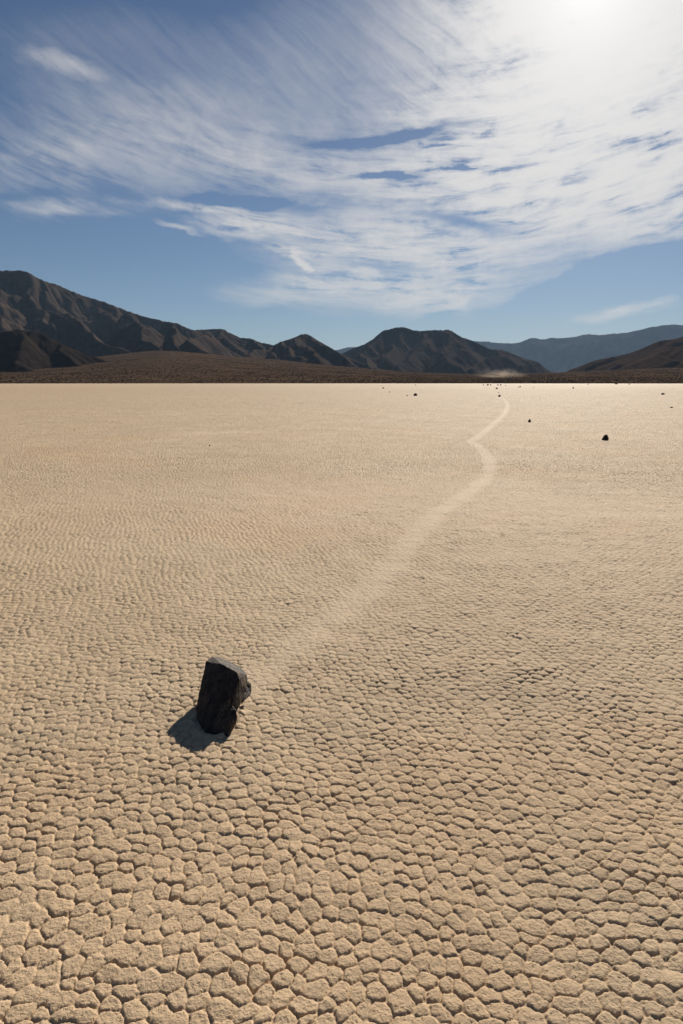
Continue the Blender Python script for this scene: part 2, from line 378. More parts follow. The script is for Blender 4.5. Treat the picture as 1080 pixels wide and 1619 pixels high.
STONE_AT = ground(344, 1138)
def build_playa():
    m_near, m_far = mud_material('cracked_mud', 'BOTH'), mud_material('cracked_mud_far', 'BUMP')
    # near field: dense wedge ahead of the camera, spacing growing with distance
    DA, A1 = 0.0016, R(35)
    az = np.arange(-A1, A1 + DA, DA); side = np.arange(A1 + 2 * DA, R(58), 0.003); az = np.concatenate([-side[::-1], az, side]); A1 = az[-1]
    rr = [0.75]
    while rr[-1] < 80:
        r = rr[-1]; rr.append(r * (1 + 0.0017 * (1 + max(0, math.log(max(r, 3.5) / 3.5)) * 0.9)))
    rr = np.array(rr); nr, nc = len(rr), len(az)
    RR, AA = np.meshgrid(rr, az, indexing='ij')
    V = np.stack([RR * np.sin(AA), RR * np.cos(AA), np.zeros_like(RR)], -1).reshape(-1, 3)
    F = grid_faces(nr, nc)
    def attrs(V):
        xy = V[:, :2]; r = np.hypot(*xy.T)
        tr = np.zeros(len(V)); near = r < 95
        line = smooth_line(TRACK); q = xy[near]
        wob = 0.05 * fbm(q[:, 0] * 2.1 + 3, q[:, 1] * 2.1, 2) + 0.06 * fbm(q[:, 0] * 9, q[:, 1] * 9, 3, .7)
        rq = np.hypot(*q.T)
        tr[near] = (1 - ramp(poly_dist(q, line) + wob, 0.05, 0.19)) * (0.70 + 0.30 * ramp(rq, 4.0, 10.0)) * ramp(rq, 2.7, 3.3)
        pal = np.zeros(len(V))
        dz = np.maximum(xy[:, 1], 0.3)                      # where each patch lies on the ground
        for px, py, rx, ry, am in PALE:
            c = ground(px, py)[:2]; wx = abs(ground(px + rx, py)[0] - c[0]); wy = abs(ground(px, py - ry)[1] - ground(px, py + ry)[1]) / 2
            e = ((xy[:, 0] - c[0]) / wx) ** 2 + ((xy[:, 1] - c[1]) / wy) ** 2
            k = e < 6
            pal[k] += am * np.exp(-1.2 * e[k]) * (0.75 + 1.1 * fbm(xy[k, 0] / wx * 1.6 + px, xy[k, 1] / wy * 1.6, 4, .6))
        k = r < 140
        sl = smooth_line(STREAK)
        ds = poly_dist(xy[k], sl)
        sy = np.interp(xy[k, 0], sl[:, 0], sl[:, 1]); side = xy[k, 1] - sy
        inx = (xy[k, 0] > sl[0, 0] - 2)
        pal[k] += inx * (0.75 * np.exp(-((side - 0.8) / 1.3) ** 2) - 0.9 * np.exp(-((side + 2.2) / 1.5) ** 2))
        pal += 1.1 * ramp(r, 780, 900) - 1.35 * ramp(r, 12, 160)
        return tr, pal
    tr, pal = attrs(V)
    r_ = RR.ravel(); mod = 1 - ramp(r_, 8.0, 13.0); k = mod > 0
    V[k, 2] = hex_plates(V[k, 0], V[k, 1]) * mod[k] * (1 - 0.60 * tr[k])
    lip = (V[:, 0] - STONE_AT[0]) ** 2 / 0.115 ** 2 + (V[:, 1] - STONE_AT[1]) ** 2 / 0.15 ** 2; q = lip < 4     # mud pushed up round the stone's foot
    V[q, 2] += np.exp(-((np.sqrt(lip[q]) - 0.95) / 0.16) ** 2) * (0.006 + 0.010 * fbm(V[q, 0] * 22, V[q, 1] * 22, 3))
    # far field: coarse rings all the way to the shore, and all round the camera
    fr = np.concatenate([[0.0], np.geomspace(0.2, 0.75, 4)[:-1], np.geomspace(0.75, 80, 60), 80 * np.geomspace(1, 1000 / 80., 60)[1:]])
    fa1 = np.linspace(A1, 2 * np.pi - A1, 60)
    def ring(ra, aa):
        a, b = np.meshgrid(ra, aa, indexing='ij')
        return np.stack([a * np.sin(b), a * np.cos(b), np.full_like(a, -0.004)], -1).reshape(-1, 3), grid_faces(len(ra), len(aa))
    Vb, Fb = ring(fr, fa1)
    Vc, Fc = ring(fr[fr <= 0.76], np.linspace(-A1, A1, 12))
    Vd, Fd = ring(80 * np.geomspace(0.999, 1000 / 80., 260), np.linspace(-A1, A1, 420))
    ext = [attrs(q) for q in (Vb, Vc, Vd)]
    MD = np.concatenate([mod, np.zeros(len(Vb) + len(Vc) + len(Vd))])
    TD = poly_dist(V[:, :2], smooth_line(TRACK, 3)); TD[np.hypot(V[:, 0], V[:, 1]) > 78] = 9
    allV = np.concatenate([V, Vb, Vc, Vd]); n1, n2, n3 = len(V), len(V) + len(Vb), len(V) + len(Vb) + len(Vc)
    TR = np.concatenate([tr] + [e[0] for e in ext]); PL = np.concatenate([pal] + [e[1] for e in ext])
    # the track is an object of its own: faces of the same sheet
    intr = TD[F].mean(1) < 0.15
    keep = F[~intr]
    allF = np.concatenate([keep, Fb + n1, Fc + n2, Fd + n3])
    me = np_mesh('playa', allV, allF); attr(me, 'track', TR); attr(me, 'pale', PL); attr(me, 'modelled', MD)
    o = link_mesh('playa', me, [m_near, m_far])
    mi = np.zeros(len(allF), dtype=np.int32); mi[len(keep):] = 1
    me.polygons.foreach_set('material_index', mi)
    tag(o, 'tan dry lake bed cracked into small mud polygons', 'ground', kind='structure')
    Ft = F[intr]; u, inv = np.unique(Ft.ravel(), return_inverse=True)
    mt = np_mesh('trail', V[u], inv.reshape(-1, 4)); attr(mt, 'track', TR[:len(V)][u]); attr(mt, 'pale', PL[:len(V)][u]); attr(mt, 'modelled', mod[u])
    tag(link_mesh('trail', mt, m_near), 'pale smooth winding track pressed into the cracked mud behind the black stone', 'trail', kind='structure')
build_playa()

# ---------------------------------------------------------------- gravel fan rising from the shore to the hills
FAN_PX = [(-600, 575), (0, 578), (120, 568), (200, 558), (250, 551), (300, 556), (350, 562), (430, 567), (500, 575), (580, 582), (650, 588),
          (750, 591), (850, 590), (900, 588), (960, 585), (1080, 578), (1700, 575)]
_fa = np.array([azel(x, y)[0] for x, y in FAN_PX]); _ft = np.array([azel(x, y)[1] for x, y in FAN_PX])
_fx = np.linspace(-0.8, 0.8, 800); _fk = np.hanning(61); _fy = np.convolve(np.pad(np.interp(_fx, _fa, _ft), 30, mode='edge'), _fk / _fk.sum(), mode='valid')
_fa, _ft = _fx, _fy
R0, R1 = 985.0, 2800.0
def fan_z(az, r):
    s = np.interp(az, _fa, _ft) / (1 - R0 / R1)
    z = s * np.clip(r - R0, 0, R1 - R0)
    x, y = r * np.sin(az), r * np.cos(az)
    z = z + fbm(x / 240., y / 240., 4) * 3.0 * ramp(r, R0 + 60, R0 + 700)
    return np.where(r < R0, (r - R0) * 0.02, z) + np.where(r > 6000, -(r - 6000) * 0.004, 0)
def build_fan():
    a = np.concatenate([np.linspace(-math.pi, R(-40), 60, endpoint=False), np.linspace(R(-40), R(40), 400), np.linspace(R(40), math.pi, 60)[1:-1]])
    r = np.concatenate([np.linspace(930, 1300, 40, endpoint=False), np.linspace(1300, 3200, 90, endpoint=False), np.geomspace(3200, 45000, 40)])
    RR, AA = np.meshgrid(r, a, indexing='ij')
    V = np.stack([RR * np.sin(AA), RR * np.cos(AA), fan_z(AA, RR)], -1).reshape(-1, 3)
    o = link_mesh('desert_plain', np_mesh('desert_plain', V, grid_faces(len(r), len(a), wrap=True)), M_FAN)
    tag(o, 'dark brown gravel plain sloping up from the lake bed to the mountains', 'desert plain', kind='structure')
build_fan()

# ---------------------------------------------------------------- mountains: ridges carved by running water
def erode(h, dx, dy, base, steps, k):
    nr, nc = h.shape; N = nr * nc
    nb = [(-1, 0, dy), (1, 0, dy), (0, -1, dx), (0, 1, dx)] + [(a, b, math.hypot(dx, dy)) for a in (-1, 1) for b in (-1, 1)]
    idx = np.arange(N).reshape(nr, nc)
    for it in range(steps):
        hp = np.pad(h, 1, constant_values=1e9); best = np.zeros_like(h); rcv = idx.copy(); L = np.full_like(h, dx)
        for a, b, d in nb:
            s = (h - hp[1 + a:1 + a + nr, 1 + b:1 + b + nc]) / d
            k_ = s > best; best[k_] = s[k_]; rcv[k_] = (idx + a * nc + b)[k_]; L[k_] = d
        rcv[h <= base] = idx[h <= base]
        order = np.argsort(h.ravel(), kind='stable').tolist(); rc = rcv.ravel().tolist()
        A = [1.0] * N
        for i in reversed(order):
            j = rc[i]
            if j != i: A[j] += A[i]
        F = (k * np.sqrt(np.array(A)) * (dx / L.ravel())).tolist(); H = h.ravel().tolist()
        for i in order:
            j = rc[i]
            if j != i: H[i] = (H[i] + F[i] * H[j]) / (1 + F[i])
        h = np.array(H).reshape(nr, nc)
        hp = np.pad(h, 1, mode='edge')
        h = h + 0.02 * (hp[:-2, 1:-1] + hp[2:, 1:-1] + hp[1:-1, :-2] + hp[1:-1, 2:] - 4 * h)
    return h
def pt(px, py, r):
    a, e = azel(px, py)
    return (r * math.sin(a), r * math.cos(a), e * r + CAMH)
def mountain(name, label, cat, mat, crest, Rc, spurs, r0, r1, nr, nc, slope, rough, seed, steps=15, k=0.030, sslope=None, bend=0.0):
    a0, a1 = azel(crest[0][0], crest[0][1])[0], azel(crest[-1][0], crest[-1][1])[0]
    az = np.linspace(a0, a1, nc); r = np.linspace(r0, r1, nr)
    RR, AA = np.meshgrid(r, az, indexing='ij'); X, Y = RR * np.sin(AA), RR * np.cos(AA)
    wl = 0.25 * (r1 - r0)
    Xw = X + fbm(X / wl + seed, Y / wl, 4) * wl * 0.16; Yw = Y + fbm(X / wl, Y / wl + seed + 40, 4) * wl * 0.16
    base = fan_z(AA, RR) - 12.0 if Rc < 9000 else np.full_like(X, -60.0)
    h = np.full_like(X, -1e4)
    line = [pt(x, y, Rc + bend * math.sin(x * 0.03 + seed)) for x, y in crest]
    segs = [(line[i], line[i + 1], slope) for i in range(len(line) - 1)]
    for sp_ in spurs:
        q = [pt(*p) for p in sp_]; segs += [(q[i], q[i + 1], sslope or slope) for i in range(len(q) - 1)]
    for A_, B_, s in segs:
        ax, ay, ah = A_; bx, by, bh = B_
        vx, vy = bx - ax, by - ay; L2 = vx * vx + vy * vy + 1e-6
        tt = np.clip(((Xw - ax) * vx + (Yw - ay) * vy) / L2, 0, 1)
        d = np.hypot(Xw - ax - tt * vx, Yw - ay - tt * vy)
        top = ah + tt * (bh - ah); q = (top - s * d) / np.maximum(top, 1.0)
        q = np.where(q < 0.34, 0.34 * np.exp(np.clip((q - 0.34) / 0.34, -9, 0)), q)
        h = np.maximum(h, q * top)
    sc_ = wl * 0.5
    amp = 0.7 * rough * np.clip(h - base, 0, 400)
    rid = 1 - 2 * np.abs(fbm(X / sc_ + seed * 3.1, Y / sc_, 6, 0.55))
    h = h + amp * (rid - 0.55)
    h = np.maximum(h, base)
    h = erode(h, Rc * (a1 - a0) / nc, (r1 - r0) / nr, base + 0.5, steps, k)
    fine = 1 - 2 * np.abs(fbm(X / (Rc * 0.018) + seed, Y / (Rc * 0.018), 5, 0.6))
    h = h + np.clip((h - base) / 60.0, 0, 1) * (fine - 0.5) * Rc * 0.0009
    ca = np.array([azel(x, y)[0] for x, y in crest]); ct = np.array([azel(x, y)[1] for x, y in crest])
    tgt = np.interp(az, ca, ct) + fbm(az * 900 + seed, az * 0, 3) * 0.0008 * (Rc < 9000)
    cur = ((h - CAMH) / RR).max(0)
    f = np.clip(tgt / np.maximum(cur, 1e-4), 0.4, 2.5)
    kern = np.hanning(9); kern /= kern.sum(); fs = np.convolve(np.pad(f, 4, mode='edge'), kern, mode='valid')
    h = h * fs[None, :]
    h = np.maximum(h, base)
    V = np.stack([X, Y, h], -1).reshape(-1, 3)
    o = link_mesh(name, np_mesh(name, V, grid_faces(nr, nc)), mat)
    return tag(o, label, cat, kind='structure')

mountain('mountain', 'big dark mountain ridge falling from the left edge of the view, with steep spurs at its foot', 'mountain', M_ROCKY,
         [(-330, 440), (-200, 420), (-100, 424), (0, 428), (30, 427.5), (45, 430), (60, 440), (75, 446), (90, 450), (110, 459), (130, 467), (160, 476),
          (180, 483), (200, 491), (225, 500), (240, 503), (260, 508), (280, 511), (290, 516), (305, 522), (320, 521), (340, 520), (352, 520),
          (365, 527), (380, 534), (397, 535), (410, 541), (425, 544), (440, 548), (465, 562), (500, 578)], 4600,
         [[(20, 468, 4500), (57, 487, 3900), (80, 530, 3350)], [(70, 492, 3900), (97, 500, 3650), (108, 540, 3200)],
          [(90, 492, 4000), (120, 509, 3350), (150, 535, 3100), (186, 556, 2850)], [(196, 492, 4300), (219, 507, 3450), (228, 546, 2900)],
          [(266, 512, 4400), (276, 521, 3600), (280, 552, 2950)], [(330, 530, 4000), (302, 539, 3050), (318, 552, 2900), (357, 563, 2800)],
          [(390, 536, 4500), (395, 545, 4000), (392, 562, 3300)], [(0, 432, 4600), (-10, 480, 3700), (-5, 520, 3100)],
          [(130, 468, 4600), (160, 495, 4100)], [(350, 521, 4600), (348, 535, 3900)]],
         2500, 5600, 230, 420, 0.56, 0.22, 3, steps=15, k=0.030, sslope=0.78, bend=90)
mountain('hill', 'near black low hill standing in front of the big mountain at the left edge', 'hill', M_DARK,
         [(-330, 560), (-200, 535), (-60, 527), (0, 526), (25, 521), (40, 522), (55, 524), (70, 529), (85, 538), (100, 545), (120, 553), (140, 560),
          (155, 566), (170, 571), (185, 575), (212, 578), (240, 584)], 2050,
         [[(25, 522, 2050), (35, 545, 1850), (30, 572, 1700)], [(85, 538, 2050), (110, 560, 1850), (135, 576, 1750)], [(-60, 527, 2050), (-50, 560, 1750)]],
         1500, 2500, 130, 260, 0.56, 0.22, 11, steps=15, k=0.030, bend=30)
mountain('mountain', 'small pointed brown peak between the big left mountain and the rounded central one', 'mountain', M_ROCKY,
         [(380, 575), (410, 558), (432, 546), (445, 540), (465, 534), (475, 529), (484, 528), (492, 531), (500, 537), (520, 548), (540, 560), (560, 569), (590, 580), (620, 588)], 4100,
         [[(455, 540, 3950), (462, 552, 3500), (470, 566, 3150)], [(484, 529, 4100), (478, 545, 3700), (500, 568, 3000)],
          [(430, 548, 4000), (432, 560, 3450)], [(500, 538, 4050), (545, 570, 3300)]],
         2600, 5000, 130, 240, 0.66, 0.20, 23, steps=15, k=0.030, bend=40)
mountain('mountain', 'broad double humped dark mountain in the middle of the horizon', 'mountain', M_ROCKY,
         [(500, 580), (530, 565), (545, 557), (560, 550), (575, 545), (590, 536), (605, 523), (615, 521), (625, 518), (635, 517), (645, 519), (652, 522),
          (665, 523.5), (680, 522), (700, 522), (710, 521), (718, 526), (730, 533), (745, 538), (760, 545), (775, 552), (790, 553), (800, 555),
          (815, 561), (830, 567), (850, 572), (860, 580), (868, 587), (890, 592)], 5400,
         [[(600, 530, 5400), (585, 560, 4600), (590, 580, 4000)], [(690, 523, 5400), (660, 552, 4700), (640, 578, 4000)],
          [(715, 526, 5350), (705, 550, 4700), (715, 582, 4000)], [(790, 554, 5200), (765, 568, 4600), (740, 584, 4100)],
          [(635, 518, 5400), (628, 545, 4900), (615, 570, 4300)], [(845, 572, 5200), (825, 580, 4600)]],
         3300, 6600, 190, 380, 0.74, 0.18, 37, steps=15, k=0.030, sslope=0.7, bend=110)
mountain('hill', 'low brown hill rising towards the right edge of the view', 'hill', M_RED,
         [(870, 595), (895, 588), (905, 583), (920, 578), (940, 570), (955, 567), (970, 564), (985, 561), (1000, 557), (1020, 549), (1040, 540), (1055, 537),
          (1065, 537), (1080, 532), (1120, 520), (1180, 505), (1280, 495), (1400, 520)], 3500,
         [[(1050, 538, 3500), (1065, 552, 3000), (1050, 570, 2600)], [(1120, 522, 3500), (1110, 545, 2950), (1085, 572, 2450)], [(985, 561, 3500), (1000, 575, 2900)]],
         2200, 4600, 140, 260, 0.40, 0.26, 51, steps=15, k=0.030, bend=60)
mountain('mountain', 'long hazy blue range far behind everything at the right', 'mountain', M_FAR,
         [(380, 565), (460, 556), (535, 553), (550, 549), (620, 546), (700, 541), (740, 538), (760, 540), (770, 540), (785, 542), (810, 543), (825, 541), (838, 534), (848, 535),
          (860, 537), (870, 534), (885, 535), (895, 534), (905, 533), (920, 530), (933, 528), (945, 530), (965, 528), (990, 526), (1010, 522), (1030, 517),
          (1050, 514), (1070, 513), (1080, 514), (1200, 505), (1400, 520)], 17000,
         [], 13500, 20500, 90, 420, 0.42, 0.30, 63, steps=15, k=0.030, bend=300)

# ---------------------------------------------------------------- desert scrub on the fan (countless)
def build_scrub():
    rs = np.random.RandomState(9); n = 85000
    a = rs.uniform(R(-36), R(36), n)
    r = R0 + 10 + (R1 - R0 - 10) * rs.rand(n) ** 1.15
    x, y = r * np.sin(a), r * np.cos(a)
    keep = (fbm(x / 90., y / 90., 3) + rs.rand(n) * 0.9) > 0.12
    r = np.where(rs.rand(n) < 0.0045, rs.uniform(R0 - 45, R0 + 10, n), r); x, y = r * np.sin(a), r * np.cos(a)
    a, r, x, y = a[keep], r[keep], x[keep], y[keep]; n = len(a)
    z = np.maximum(fan_z(a, r), 0)
    s = rs.gamma(4, 0.10, n) + 0.25; hgt = s * rs.uniform(0.7, 1.25, n)
    k = 6; th = np.arange(k) * 2 * np.pi / k
    V = np.zeros((n, 2 * k + 1, 3)); ph = rs.rand(n) * 6.28
    for lev, (f, hh) in enumerate(((0.55, -0.1), (1.0, 0.55))):
        for q in range(k):
            jit = rs.uniform(0.7, 1.25, n); c = lev * k + q
            V[:, c, 0] = x + np.cos(th[q] + ph) * s * f * jit; V[:, c, 1] = y + np.sin(th[q] + ph) * s * f * jit
            V[:, c, 2] = z + hgt * hh * rs.uniform(0.7, 1.3, n)
    V[:, 2 * k, 0] = x; V[:, 2 * k, 1] = y; V[:, 2 * k, 2] = z + hgt
    fq = [(i, (i + 1) % k, k + (i + 1) % k, k + i) for i in range(k)]
    ft = [(k + i, k + (i + 1) % k, 2 * k, 2 * k) for i in range(k)]
    tri = []
    for q in fq: tri += [(q[0], q[1], q[2]), (q[0], q[2], q[3])]
    tri += [(q[0], q[1], q[2]) for q in ft]
    F = (np.array(tri)[None] + (np.arange(n) * (2 * k + 1))[:, None, None]).reshape(-1, 3)
    m, t, b, out = material('scrub_leaves')
    rnd = t.new('ShaderNodeNewGeometry').outputs['Random Per Island']
    c = t.mix(rnd, (.040, .027, .016, 1), (.115, .078, .045, 1))
    t.put(b.inputs['Base Color'], c); b.inputs['Roughness'].default_value = 0.9; b.inputs['Specular IOR Level'].default_value = 0.0
    o = link_mesh('desert_scrub', np_mesh('desert_scrub', V.reshape(-1, 3), F, smooth=False), m)
    tag(o, 'countless low brown desert bushes covering the gravel plain beyond the lake bed', 'scrub', kind='stuff')
build_scrub()

# ---------------------------------------------------------------- stones
def stone_material(name, dark, light):
    m, t, b, out = material(name)
    P = t.new('ShaderNodeTexCoord').outputs['Object']
    n1 = t.noise(P, 14.0, 7, 0.65); n2 = t.noise(P, 70.0, 6, 0.7)
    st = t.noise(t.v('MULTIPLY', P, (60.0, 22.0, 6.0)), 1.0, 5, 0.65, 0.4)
    c = t.mix(t.rng(n1, 0.35, 0.7), dark, light)
    lit_side = t.rng(t.v('DOT_PRODUCT', t.new('ShaderNodeNewGeometry').outputs['Normal'], (0.86, -0.1, 0.5)), 0.25, 0.6, 0.12, 0.8)   # bands painted lighter on the sunlit right side, faint on shaded ones
    c = t.mix(t.m('MULTIPLY', t.rng(st, 0.48, 0.62), lit_side), c, (light[0] * 2.9, light[1] * 2.6, light[2] * 2.1, 1))
    c = t.mix(t.m('MULTIPLY', t.rng(n2, 0.5, 0.75), 0.5), c, dark)
    t.put(b.inputs['Base Color'], c); b.inputs['Roughness'].default_value = 0.75; b.inputs['Specular IOR Level'].default_value = 0.2
    bp = t.new('ShaderNodeBump'); bp.inputs['Strength'].default_value = 0.8; bp.inputs['Distance'].default_value = 0.006
    t.put(bp.inputs['Height'], t.m('ADD', t.m('MULTIPLY', n2, 0.6), t.m('MULTIPLY', st, 0.6))); t.l.new(bp.outputs[0], b.inputs['Normal'])
    return m
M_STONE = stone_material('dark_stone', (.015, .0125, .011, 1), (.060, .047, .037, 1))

def hull_mesh(name, pts, bevel, cuts, amp, freq, seed):
    bm = bmesh.new()
    for part in (pts if isinstance(pts[0], list) else [pts]):
        vs = [bm.verts.new(p) for p in part]
        r = bmesh.ops.convex_hull(bm, input=vs)
        bmesh.ops.delete(bm, geom=list({g for g in r['geom_interior'] + r['geom_unused'] if isinstance(g, bmesh.types.BMVert)}), context='VERTS')
    bmesh.ops.dissolve_limit(bm, angle_limit=R(7), verts=bm.verts, edges=bm.edges)
    if bevel: bmesh.ops.bevel(bm, geom=bm.edges[:], offset=bevel, segments=2, affect='EDGES', profile=0.6)
    bmesh.ops.triangulate(bm, faces=bm.faces)
    for _ in range(8):
        long_ = [e for e in bm.edges if e.calc_length() > cuts]
        if not long_: break
        bmesh.ops.subdivide_edges(bm, edges=long_, cuts=1)
        bmesh.ops.triangulate(bm, faces=[f for f in bm.faces if len(f.verts) > 3])
    bm.normal_update()
    off = Vector((seed * 3.7, seed * 1.3, seed * 0.7))
    for v in bm.verts:
        q = v.co * freq + off
        d = mnoise.fractal(q, 0.9, 2.1, 5) * amp
        ch = mnoise.voronoi(v.co * freq * 0.8 + off)[0]
        d -= amp * 1.2 * max(0, 0.22 - (ch[1] - ch[0])) / 0.22
        v.co += v.normal * d
    for f in bm.faces: f.smooth = True
    bmesh.ops.recalc_face_normals(bm, faces=bm.faces)
    me = bpy.data.meshes.new(name); bm.to_mesh(me); bm.free()
    return me

def above(px, py, foot):
    """a corner of the stone seen at (px, py), standing over the ground seen at row foot"""
    g = ground(px, foot); d = ray(px, py)
    t = math.hypot(g[0], g[1]) / math.hypot(d[0], d[1])
    return Vector((d[0] * t, d[1] * t, CAMH + d[2] * t))
HERO = [(335.6, 1037.6, 1088), (325.5, 1045.3, 1099), (349.9, 1049.4, 1110), (374.9, 1063.1, 1123), (378.4, 1073.3, 1127), (349, 1039.2, 1078),
        (376.4, 1052.4, 1088), (388.6, 1062.6, 1096), (391.2, 1066.2, 1100), (391.4, 1074, 1102), (389.5, 1090, 1112),
        (384, 1108, 1119), (377.5, 1119.0, 1131), (368.8, 1113.5, 1140), (340, 1160, 1160), (324.4, 1159, 1158), (318.3, 1150, 1149),
        (311.2, 1136.5, 1138), (309.7, 1121, 1130), (312.2, 1105.4, 1119), (318.3, 1078.9, 1110), (335, 1112, 1108), (365, 1125, 1123), (352, 1122, 1118), (358, 1150, 1150)]
LUMP = [(383, 1078, 1098), (391.2, 1076.5, 1096), (396.8, 1080.9, 1098), (398.3, 1093.2, 1104), (394.7, 1100.3, 1108), (385.5, 1110, 1117), (380, 1112, 1116), (378, 1095, 1105)]
KNOB = [(366, 1115.5, 1141), (369.5, 1117, 1142), (373.5, 1123, 1149), (375.5, 1133.5, 1151.5), (373, 1146.5, 1153), (366, 1157, 1158),
        (358, 1167.5, 1164), (338.7, 1165, 1162), (324.4, 1160.5, 1158), (318.3, 1150, 1149), (311.5, 1136.5, 1138), (325, 1112, 1130), (345, 1120, 1118), (366, 1130, 1128)]
hp = [above(*q) for q in HERO]
base = ground(342, 1145); base = Vector(base)
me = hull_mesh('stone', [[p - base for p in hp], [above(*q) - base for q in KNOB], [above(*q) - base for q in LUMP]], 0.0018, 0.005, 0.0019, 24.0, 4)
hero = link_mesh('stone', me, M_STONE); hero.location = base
tag(hero, 'large black angular block tilted on the cracked mud at the near end of the track', 'rock')

FAR_STONES = [  # px, row of its foot, width px, height px, label
    (959, 696.5, 11, 8.5, 'dark humped stone, largest of those on the right half of the lake bed'),
    (837.8, 668, 5.2, 5, 'small round dark stone alone right of the winding pale track'),
    (790, 627.5, 4.8, 3.4, 'dark stone sitting just past the far end of the pale track'),
    (788.3, 621.3, 1.4, 1.2, 'tiny pebble just behind the stone at the far end of the track'),
    (785.8, 614.8, 4.2, 2.3, 'flat dark stone beyond the track end, in front of a row at the shore'),
    (657, 626, 6.4, 4.2, 'wide dark stone left of the track, biggest far out in mid lake bed'),
    (643.6, 626.4, 2.2, 2.0, 'small stone just left of the wide dark stone in mid lake bed'),
    (606, 614.2, 2.8, 2.0, 'small dark stone far out, leftmost of the middle stones'),
    (616, 620.2, 1.6, 1.3, 'tiny stone a little right of and nearer than the leftmost middle stone'),
    (657.2, 609.2, 2.0, 1.2, 'tiny stone close to the far shore, straight behind the wide dark stone'),
    (764.6, 609.2, 2.4, 1.4, 'small stone at the left end of the row near the far shore'),
    (771.5, 609.3, 4.0, 1.8, 'long low dark stone in the row near the far shore'),
    (776, 609.1, 2.6, 1.5, 'low stone touching the right end of the long one in the shore row'),
    (787.3, 609.1, 2.6, 1.5, 'fourth stone from the left in the row near the far shore'),
    (792, 609.2, 3.2, 1.7, 'second stone from the right end of the row near the far shore'),
    (799.6, 609.8, 1.6, 1.2, 'tiny stone at the right end of the row near the far shore'),
    (820, 612.5, 1.7, 1.4, 'left one of two small stones close together right of the shore row'),
    (822.6, 612.3, 2.3, 2.0, 'right one of two small stones close together right of the shore row'),
    (844, 613.2, 1.3, 1.0, 'tiny pebble right of the close pair of small stones'),
    (907, 614, 3.2, 1.8, 'flat dark stone far out below the gap between the hills on the right'),
    (930, 608, 2.0, 1.4, 'small stone at the far shore left of the pale grey boulder'),
    (995.2, 608, 2.0, 1.4, 'small stone at the far shore right of the pale grey boulder'),
    (975.2, 607.6, 4.6, 3.0, 'grey boulder on the far shore line at the right'),
    (1049, 624, 5.0, 2.6, 'double lobed dark stone near the right edge of the view'),
    (1063, 645, 6.0, 1.6, 'thin flat slab lying low at the right edge, nearest on the right margin'),
    (331.5, 705.5, 2.4, 2.0, 'small dark pebble alone on the left half of the lake bed, nearer of two'),
    (118, 681.6, 1.6, 1.4, 'tiny pebble far left on the lake bed, beyond the other left pebble'),
]
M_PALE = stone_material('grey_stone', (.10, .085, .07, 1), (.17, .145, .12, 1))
def far_stone(i, px, foot, w, h, label):
    rs = random.Random(100 + i)
    g = ground(px, foot); dist = np.linalg.norm(g - np.array([0, 0, CAMH])); s = dist / FPX / 1.05
    W, Hh = w * s, h * s
    pts = []
    for lev, f in ((-0.12, 0.95), (0.3, 1.0), (0.72, 0.78), (1.0, 0.42)):
        n = rs.randint(5, 7); o = rs.random() * 6.28
        for q in range(n):
            a = o + q * 6.283 / n; rr_ = 0.5 * W * f * rs.uniform(0.82, 1.08)
            pts.append((rr_ * math.cos(a) + (lev * 0.05 - .02) * W, rr_ * 0.8 * math.sin(a), Hh * (lev + rs.uniform(-.06, .06) * (lev > 0))))
    if 'double lobed' in label:
        pts = [(x * 0.55 - 0.22 * W, y, z) for x, y, z in pts] + [(x * 0.5 + 0.27 * W, y, z * 0.8) for x, y, z in pts]
    me = hull_mesh('lake_bed_stone', pts, 0.03 * W, max(W / 9.0, 0.02), 0.02 * W, 3.0 / W, i + 1)
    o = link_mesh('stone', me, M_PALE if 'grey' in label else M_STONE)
    o.location = (g[0], g[1] + 0.4 * W, 0); o.rotation_euler = (0, 0, rs.uniform(-.4, .4))
    tag(o, label, 'rock', 'dark stones scattered over the lake bed')
for i, q in enumerate(FAR_STONES): far_stone(i, *q)

